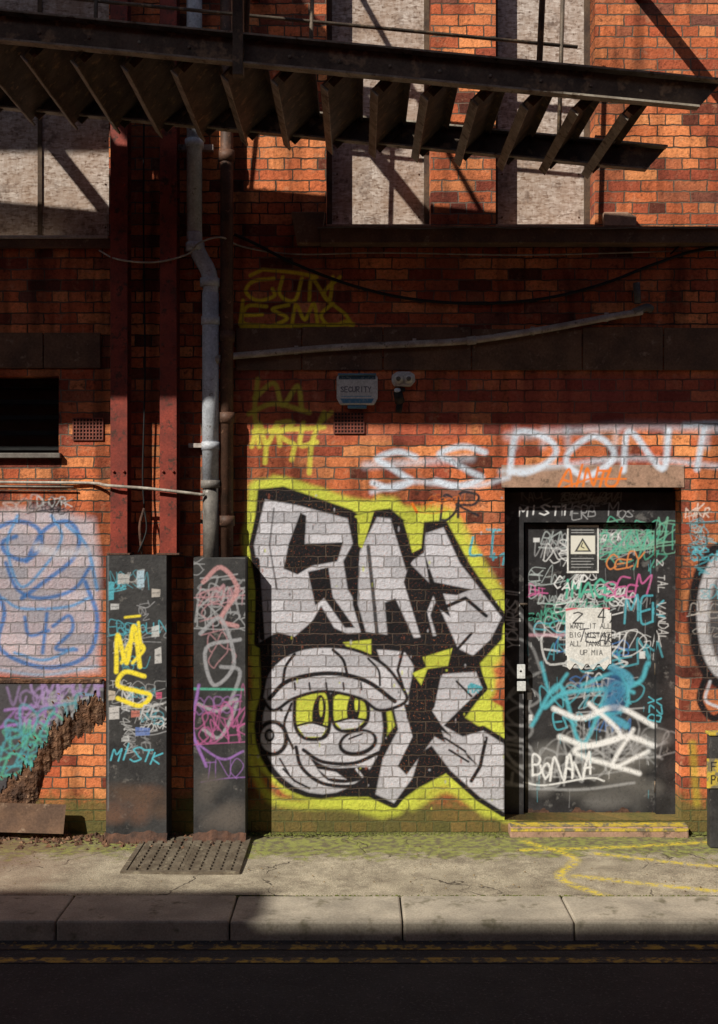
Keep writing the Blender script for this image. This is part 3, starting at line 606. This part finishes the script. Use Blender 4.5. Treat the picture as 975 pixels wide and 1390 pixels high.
tube('cable',[P(318,318,.04),P(345,330,.03),P(400,358,.03),P(480,388,.03),P(560,406,.03),P(650,412,.03),P(740,405,.03),P(820,385,.03),P(890,358,.03),P(960,338,.03),P(1100,330,.03)],.0105,m_black,cb,8,6)
cb2=empty('white_cable')
tube('cable',[P(135,340,.03),P(160,352,.19),P(210,356,.19),P(255,345,.19),P(270,330,.18),P(300,322,.16),P(330,335,.03),P(400,345,.02),P(520,343,.02),P(700,346,.02),P(840,343,.02),P(940,340,.02),P(1100,336,.02)],.006,m_cable,cb2,8,6)
tube('branch',[P(910,345,.02),P(930,330,.03),P(975,324,.02),P(1050,322,.02)],.006,m_black,cb2,8,6)
wp=empty('white_overflow_pipe')
tube('pipe',[P(-300,652,.03),P(60,655,.03),P(128,656,.03),P(146,659,.2),P(200,663,.2),P(246,668,.2),P(278,672,.17)],.010,m_cable,wp,10,5)
tube('upper_pipe',[P(-300,657,.04),P(-20,660,.04),P(100,661,.04)],.006,m_cable,wp,8)

# ============================================================ alarm box & light
SB=Cv(450,500,520,560,2.5)
SB.poly([(459,508),(511,508),(511,515),(459,515)],(.03,.08,.12),.5); text(SB,"SECURITY",463,532,7,(.10,.10,.14),1.3,.4,0,0,.55,.2); SB.stroke([(464,538),(504,538)],1,(.1,.3,.5),.4)
SB.poly([(462,541),(508,541),(504,548),(466,548)],(.08,.24,.40),.6)
al=empty('alarm_box'); d=.07
prism('case',[(X(462,d),Z(549,d)),(X(508,d),Z(549,d)),(X(513,d),Z(540,d)),(X(513,d),Z(512,d)),(X(510,d),Z(508,d)),(X(460,d),Z(508,d)),(X(457,d),Z(512,d)),(X(457,d),Z(540,d))],-.068,-.002,m_white,al,.008)
dense('front_label',460,510,510,547,.0695,SB,m_white,al,.0025)
box('visor',X(459,d),X(511,d),-.085,-.01,Z(509.5,d),Z(507,d),m_blue,al)
box('strobe',X(472,d),X(498,d),-.06,-.012,Z(554,d),Z(549.5,d),m_blue,al,.006)
fl=empty('twin_spotlight')
prism('housing',[(X(a,.06),Z(b,.06)) for a,b in [(536,524),(558,524),(564,517),(563,508),(556,504),(540,504),(532,509),(532,518)]],-.06,-.002,m_white,fl,.008)
for xx in (541,555): 
    tube('lamp_head',[P(xx,513,.06),P(xx,514,.085)],[.026,.034],m_white,fl,16); tube('lens',[P(xx,514,.0855),P(xx,514,.088)],.016,m_dkpipe,fl,16)
cm=empty('security_camera')
box('mount',X(536),X(550),-.04,-.002,Z(532),Z(527),m_black,cm); tube('arm',[P(543,528,.02),P(543,538,.06)],.012,m_black,cm)
tube('body',[P(540,532,.10),P(543,546,.06)],[.030,.034],m_black,cm,16); tube('base',[P(543,546,.06),P(541,560,.05)],.022,m_black,cm,14); tube('lens',[P(539.5,530,.104),P(539.4,529,.108)],.022,m_white,cm,16)

# ============================================================ fire escape staircase (raised, counterbalanced)
fe=empty('fire_escape_staircase')
def zt(x): return 4.50-.096*(x-1.95)
dn,df=1.6,.45
def stringer(nm,d,s):
    xa,xb=-5.2,1.96; h=.155
    prism(nm+'_web',[(xa,zt(xa)-h),(xb-.13,zt(xb-.13)-h),(xb,zt(xb)),(xa,zt(xa))],-d-.006,-d+.006,m_steel,fe)
    for nm2,o_,e_ in (('_top_flange',0.0,0),('_bottom_flange',-h,.13)):
        xe=xb-e_; y0,y1=sorted((-d-.006*s,-d-.07*s))
        za,zb=zt(xa)+o_,zt(xe)+o_
        v=[(xa,y0,za-.005),(xe,y0,zb-.005),(xe,y1,zb-.005),(xa,y1,za-.005),(xa,y0,za+.006),(xe,y0,zb+.006),(xe,y1,zb+.006),(xa,y1,za+.006)]
        mk(nm+nm2,v,BF,m_edge,fe)
stringer('near_stringer',dn,1); stringer('far_stringer',df,1)
x=-2.552; ang=math.radians(46)
while x<1.75:
    ca,sa=math.cos(ang),math.sin(ang); h=.14
    zc=zt(x)-.10
    def pt(u,w): return (x+u*ca-w*sa,zc+u*sa+w*ca)
    poly=[pt(-h,-.045),pt(-h+.008,-.045),pt(-h+.008,-.006),pt(h-.008,-.006),pt(h-.008,-.045),pt(h,-.045),pt(h,.004),pt(-h,.004)]
    prism('tread',poly,-dn+.008,-df-.008,m_tread,fe)
    prism('tread_nosing',[pt(-h-.006,-.047),pt(-h-.0005,-.047),pt(-h-.0005,.008),pt(-h-.006,.008)],-dn+.008,-df-.008,m_edge,fe)
    for yy in (-dn+.03,-df-.03): prism('tread_bracket',[pt(-h*.7,-.05),pt(h*.7,-.05),pt(h*.7,-.0065),pt(-h*.7,-.0065)],yy-.004,yy+.004,m_steel,fe)
    tube('tread_bolt',[(x,-dn-.014,zt(x)-.08),(x,-dn-.006,zt(x)-.08)],.010,m_edge,fe,6)
    x+=.272
boxes('splice_plate',[(X(318,dn),X(332,dn),-dn-.085,-dn-.0065,4.52,4.95)],m_steel,fe,.003)
for k,xx in enumerate((-3.4,-2.0,-.62,.98)):
    tube('near_post',[(xx,-dn+.02,zt(xx)-.03),(xx+.05,-dn+.02,zt(xx)+1.05)],.017,m_steel,fe,10)
    tube('far_post',[(xx+.3,-df,zt(xx)-.03),(xx+.33,-df,zt(xx)+1.05)],.014,m_steel,fe,10)
for hh,r in ((.6,.012),(1.05,.02)):
    tube('far_rail',[(-5.2,-df,zt(-5.2)+hh),(1.4,-df,zt(1.4)+hh)],r,m_steel,fe,10)
    tube('near_rail',[(-5.2,-dn+.02,zt(-5.2)+hh),(1.3,-dn+.02,zt(1.3)+hh)],r,m_steel,fe,10)
tube('diagonal_brace',[(-2.1,-dn+.02,4.97),(-1.0,-df,5.7)],.014,m_steel,fe,8)
for xx in (-5.1,): box('support_beam',xx-.04,xx+.04,-1.75,-.002,zt(xx)-.26,zt(xx)-.16,m_steel,fe)

def shadow_platform(nm,x0,x1,d0,d1,z,br,rail=True):  # made-up decks above the view, there as shadow casters
    e=empty(nm)
    box('deck',x0,x1,-d1,-d0,z-.03,z,m_steel,e,0)
    boxes('edge_channel',[(x0,x1,-d1-.012,-d1-.002,z-.12,z+.02),(x0,x1,-d0+.002,-d0+.012,z-.12,z+.02)],m_steel,e)
    for xx in br:
        boxes('bracket_arm',[(xx-.03,xx+.03,-d1,-.002,z-.1,z-.032)],m_steel,e)
        tube('bracket_strut',[(xx,-.01,z+1.2),(xx,-d1+.1,z+.01)],.02,m_steel,e,8)
    if rail:
        for i in range(int((x1-x0)/1.2)+1):
            tube('rail_post',[(x0+.02+i*1.2,-d1,z),(x0+.02+i*1.2,-d1,z+1.0)],.018,m_steel,e,8)
        tube('hand_rail',[(x0,-d1,z+1.0),(x1,-d1,z+1.0)],.02,m_steel,e,8)
shadow_platform('added_shadow_walkway',-8.5,4.0,1.68,2.86,5.75,(-6,-2.9,-.7,1.9))  # unseen, added to cast the broad shade band across the wall
shadow_platform('added_shadow_landing',-8.5,-2.3,1.4,3.02,8.05,(-8,-2.6),False)  # unseen, invented to darken the upper left of the wall
shadow_platform('added_shadow_side_landing',-4.25,-3.75,3.14,3.95,8.05,(-4.0,),False)  # added out of view to shade the wall behind columns and pipes

# ============================================================ broken render, lower left
rd=empty('broken_render_plinth')
def edge(x): return np.interp(x,[-60,0,25,45,60,72,95,118,140],[1110,1085,1062,1050,1022,1000,985,962,958])
def jag(x): return 6*np.sin(x*.33)+4*np.sin(x*.9+1)+2*np.sin(x*2.3)
dense('render_coat',-60,141,925,1125,.05,B2,m_blackp,rd,.006,mask=lambda x,y:y<edge(x)+jag(x)-14,solid=.048)
V_=dense('crumbled_layer',-60,141,940,1128,.030,None,m_mud,rd,.007,mask=lambda x,y:(y<edge(x)+jag(x*.5+3)*.8+28+26*np.clip((90-x)/80,0,1))&(y>edge(x)-60))
me=V_.data; co=np.empty(len(me.vertices)*3); me.vertices.foreach_get('co',co); co=co.reshape(-1,3)
pxv=CX+co[:,0]*F/(D-.03); pyv=CY-(co[:,2]-CH)*F/(D-.03)
dd_=np.clip((edge(pxv)+jag(pxv*.5+3)*.8+28+26*np.clip((90-pxv)/80,0,1)-pyv)/34,0,1)
co[:,1]=-.002-.042*dd_-.006*np.sin(co[:,0]*55+co[:,2]*23)*np.sin(co[:,2]*61-co[:,0]*17)*dd_-.003*np.sin(co[:,0]*150+co[:,2]*110)*dd_; me.vertices.foreach_set('co',co.ravel()); me.update()
box('render_cap',X(-300),X(141),-.058,-.001,Z(926),Z(921),m_mud,rd,.004)
lb=empty('leaning_board')
mk('board',[P(-60,1128,.16),P(86,1132,.18),P(90,1092,.12),P(-60,1088,.12),P(-60,1128,.14),P(86,1132,.16),P(90,1092,.10),P(-60,1088,.10)],[(0,1,2,3),(7,6,5,4),(0,4,5,1),(1,5,6,2),(2,6,7,3)],m_stone,lb)

# ============================================================ right sign post
sg=empty('yellow_sign_post')
box('post',X(962,.3),X(1010,.3),-.34,-.26,-.01,Z(997,.3),m_blackp,sg,.006)
YC=Cv(955,1020,1010,1080,2)
text(YC,"FIRE",966,1046,11,(.02,.02,.02),2,.4,0,0,.6,.3); text(YC,"POINT",966,1064,11,(.02,.02,.02),2,.4,0,0,.5,.3)
dense('plate_face',960,1004,1030,1070,.35,YC,m_yel,sg,.003); box('plate',X(960,.35),X(1004,.35),-.3495,-.3405,Z(1070,.35),Z(1030,.35),m_yel,sg,0)
box('cap',X(960,.3),X(1012,.3),-.35,-.25,Z(997,.3)+.001,Z(993,.3),m_yel,sg)

# ============================================================ ground
box('ground',-150,150,-150,150,-1.0,-.112,m_ground,None,0)
mk('road',[(-60,-8.3,-.104),(60,-8.3,-.104),(60,-1.70,-.104),(-60,-1.70,-.104)],[(0,1,2,3)],m_road)
for a,b in ((1.80,1.87),(1.98,2.05)):
    mk('road_line',[(-60,-b,-.100),(60,-b,-.100),(60,-a,-.100),(-60,-a,-.100)],[(0,1,2,3)],m_line)
pv=empty('pavement')
def surfgrid(x0,x1,y0,y1,st):
    xs_=np.linspace(x0,x1,max(2,int((x1-x0)/st)+1)); ys_=np.linspace(y0,y1,max(2,int((y1-y0)/st)+1))
    gx,gy=np.meshgrid(xs_,ys_); n=len(xs_)
    z=.006*np.sin(gx*1.7+gy*2)+.004*np.sin(gx*4.1-gy*3)
    V=np.stack([gx.ravel(),gy.ravel(),z.ravel()-.008],1); i=np.arange((len(ys_)-1)*(n-1)); r=i//(n-1); c=i%(n-1); a=r*n+c
    return V,np.stack([a,a+1,a+n+1,a+n],1)
V,q=surfgrid(-4,4,-1.302,0.3,.02)
npmesh('surface',V,q,m_pave,pv,G.sample(V[:,0]*100,-V[:,1]*100)*np.where((V[:,0]>.6)[:,None],1,0))
for a,b in ((-60,-4),(4,60)): mk('surface_far',[(a,-1.302,-.006),(b,-1.302,-.006),(b,.3,-.006),(a,.3,-.006)],[(0,1,2,3)],m_pave,pv)
kb=empty('kerb'); x=-12+.35
while x<12:
    L=.915+random.uniform(-.01,.01); dz=random.uniform(-.004,.004)
    box('kerb_stone',x+.004,x+L-.004,-1.73+random.uniform(-.006,.006),-1.306,-.2,.0+dz,m_kerb,kb,.012); x+=L
for a,b in ((-60,-11.7),(12.8,60)): box('kerb_run',a,b,-1.73,-1.306,-.2,0,m_kerb,kb,.01)
box('kerb_bed',-60,60,-1.70,-1.307,-.3,-.03,m_black,kb,0)
op=empty('opposite_pavement'); box('slab',-60,60,-9.6,-8.302,-.3,0,m_pave,op,.01)
mh=empty('manhole_cover'); x0,x1,y0,y1=-1.44,-.72,-.90,-.12
boxes('frame',[(x0,x1,y0,y0+.03,-.03,.008),(x0,x1,y1-.03,y1,-.03,.008),(x0,x0+.03,y0+.031,y1-.031,-.03,.008),(x1-.03,x1,y0+.031,y1-.031,-.03,.008),((x0+x1)/2-.01,(x0+x1)/2+.01,y0+.031,y1-.031,-.03,.007)],m_iron,mh)
box('plate',x0+.031,x1-.031,y0+.031,y1-.031,-.03,.001,m_iron,mh,0)
L=[]
for i in range(10):
    for j in range(11):
        cx=x0+.07+i*.064; cy=y0+.07+j*.064
        if abs(cx-(x0+x1)/2)<.03: continue
        L.append((cx-.017,cx+.017,cy-.017,cy+.017,.0012,.0125))
boxes('studs',L,m_iron,mh)
def scatter(name,n,fx,mat,smin,smax):
    v=[];f=[]
    for i in range(n):
        x,y,z=fx(); s=random.uniform(smin,smax); k=len(v)
        pts=[(1,0,0),(-.4,.9,0),(-.6,-.8,0),(random.uniform(-.3,.3),random.uniform(-.3,.3),random.uniform(.4,1)),(.4,.8,.1)]
        a=random.uniform(0,6.3)
        v+=[(x+s*(p[0]*math.cos(a)-p[1]*math.sin(a)),y+s*(p[0]*math.sin(a)+p[1]*math.cos(a)),z+s*p[2]) for p in pts]
        f+=[(k,k+4,k+3),(k+4,k+1,k+3),(k+1,k+2,k+3),(k+2,k,k+3)]
    return mk(name,v,f,mat)
scatter('moss',1500,lambda:(random.uniform(-.75,3.2),-abs(random.gauss(0,.035))-.005,-.004),m_moss,.004,.016)
scatter('kerb_moss',900,lambda:(random.uniform(-3,3),-1.304+random.gauss(0,.006),-.008),m_moss,.004,.011)
scatter('rubble',500,lambda:(random.uniform(-2.7,-.8),-abs(random.gauss(.05,.14))-.02,-.004),m_mud,.005,.03)
scatter('litter_debris',260,lambda:(random.uniform(-2.8,2.8),random.uniform(-1.25,-.05),-.002),m_leaf,.003,.009)
scatter('gutter_debris',200,lambda:(random.uniform(-3.5,3.5),-1.745-abs(random.gauss(0,.03)),-.103),m_leaf,.004,.014)

# ============================================================ opposite building (behind the viewpoint)
ob=empty('opposite_building')
H=7.675
oh=[]
for i in range(7):
    xx=-13+i*4.0
    oh+=[(xx,xx+1.1,.9,2.5),(xx,xx+1.1,4.2,5.9)]
xs=sorted(set([-25,25]+[a for w in oh for a in w[:2]])); zs=sorted(set([-.3,H]+[a for w in oh for a in w[2:]]))
v=[];f=[]
for i in range(len(xs)-1):
    for j in range(len(zs)-1):
        cx,cz=(xs[i]+xs[i+1])/2,(zs[j]+zs[j+1])/2
        if any(w[0]<cx<w[1] and w[2]<cz<w[3] for w in oh): continue
        k=len(v); v+=[(xs[i],-9.5,zs[j]),(xs[i],-9.5,zs[j+1]),(xs[i+1],-9.5,zs[j+1]),(xs[i+1],-9.5,zs[j])]; f.append((k,k+1,k+2,k+3))
k=len(v); v+=[(-25,-9.5,-.3),(25,-9.5,-.3),(25,-16,-.3),(-25,-16,-.3),(-25,-9.5,H),(25,-9.5,H),(25,-16,H),(-25,-16,H)]
f+=[(k+1,k+2,k+6,k+5),(k+2,k+3,k+7,k+6),(k+3,k,k+4,k+7),(k+4,k+5,k+6,k+7)]
mk('walls',v,f,m_brick2,ob)
for w in oh:
    box('window_pane',w[0],w[1],-9.68,-9.62,w[2],w[3],m_glass,ob,0)
    boxes('window_frame',[(w[0],w[1],-9.61,-9.52,w[2],w[2]+.05),(w[0],w[1],-9.61,-9.52,w[3]-.05,w[3]),((w[0]+w[1])/2-.02,(w[0]+w[1])/2+.02,-9.61,-9.52,w[2]+.051,w[3]-.051)],m_white,ob)
box('parapet_tall',-25,-7.1,-9.9,-9.45,H+.003,H+.57,m_brick2,ob,0)
box('parapet_low',-7.09,25,-9.9,-9.45,H+.003,H+.04,m_conc,ob,0)

# ============================================================ light, sky, camera
sd=np.array([.8,1.0,-1.0]); sd/=np.linalg.norm(sd)
from mathutils import Vector
sun=bpy.data.lights.new('sun','SUN'); sun.energy=5.0; sun.angle=math.radians(.5); sun.color=(1,.95,.85)
so=bpy.data.objects.new('sun',sun); sc.collection.objects.link(so); so.rotation_euler=Vector(sd).to_track_quat('-Z','Y').to_euler(); so.location=(-8,-10,12)
w=bpy.data.worlds.new('World'); sc.world=w; w.use_nodes=True
bg=w.node_tree.nodes['Background']; sk=w.node_tree.nodes.new('ShaderNodeTexSky'); sk.sky_type='NISHITA'; sk.sun_disc=False
sk.sun_elevation=math.asin(-sd[2]); sk.sun_rotation=math.atan2(-sd[0],-sd[1])
w.node_tree.links.new(sk.outputs[0],bg.inputs[0]); bg.inputs[1].default_value=.062
cam=bpy.data.cameras.new('camera'); co=bpy.data.objects.new('camera',cam); sc.collection.objects.link(co); sc.camera=co
co.location=(0,-D,CH); co.rotation_euler=(math.radians(90),0,0); cam.sensor_fit='VERTICAL'; cam.sensor_height=24; cam.lens=24*F/1390; cam.clip_end=500; cam.clip_start=.05
sc.view_settings.view_transform='Standard'; sc.view_settings.look='None'; sc.view_settings.exposure=0
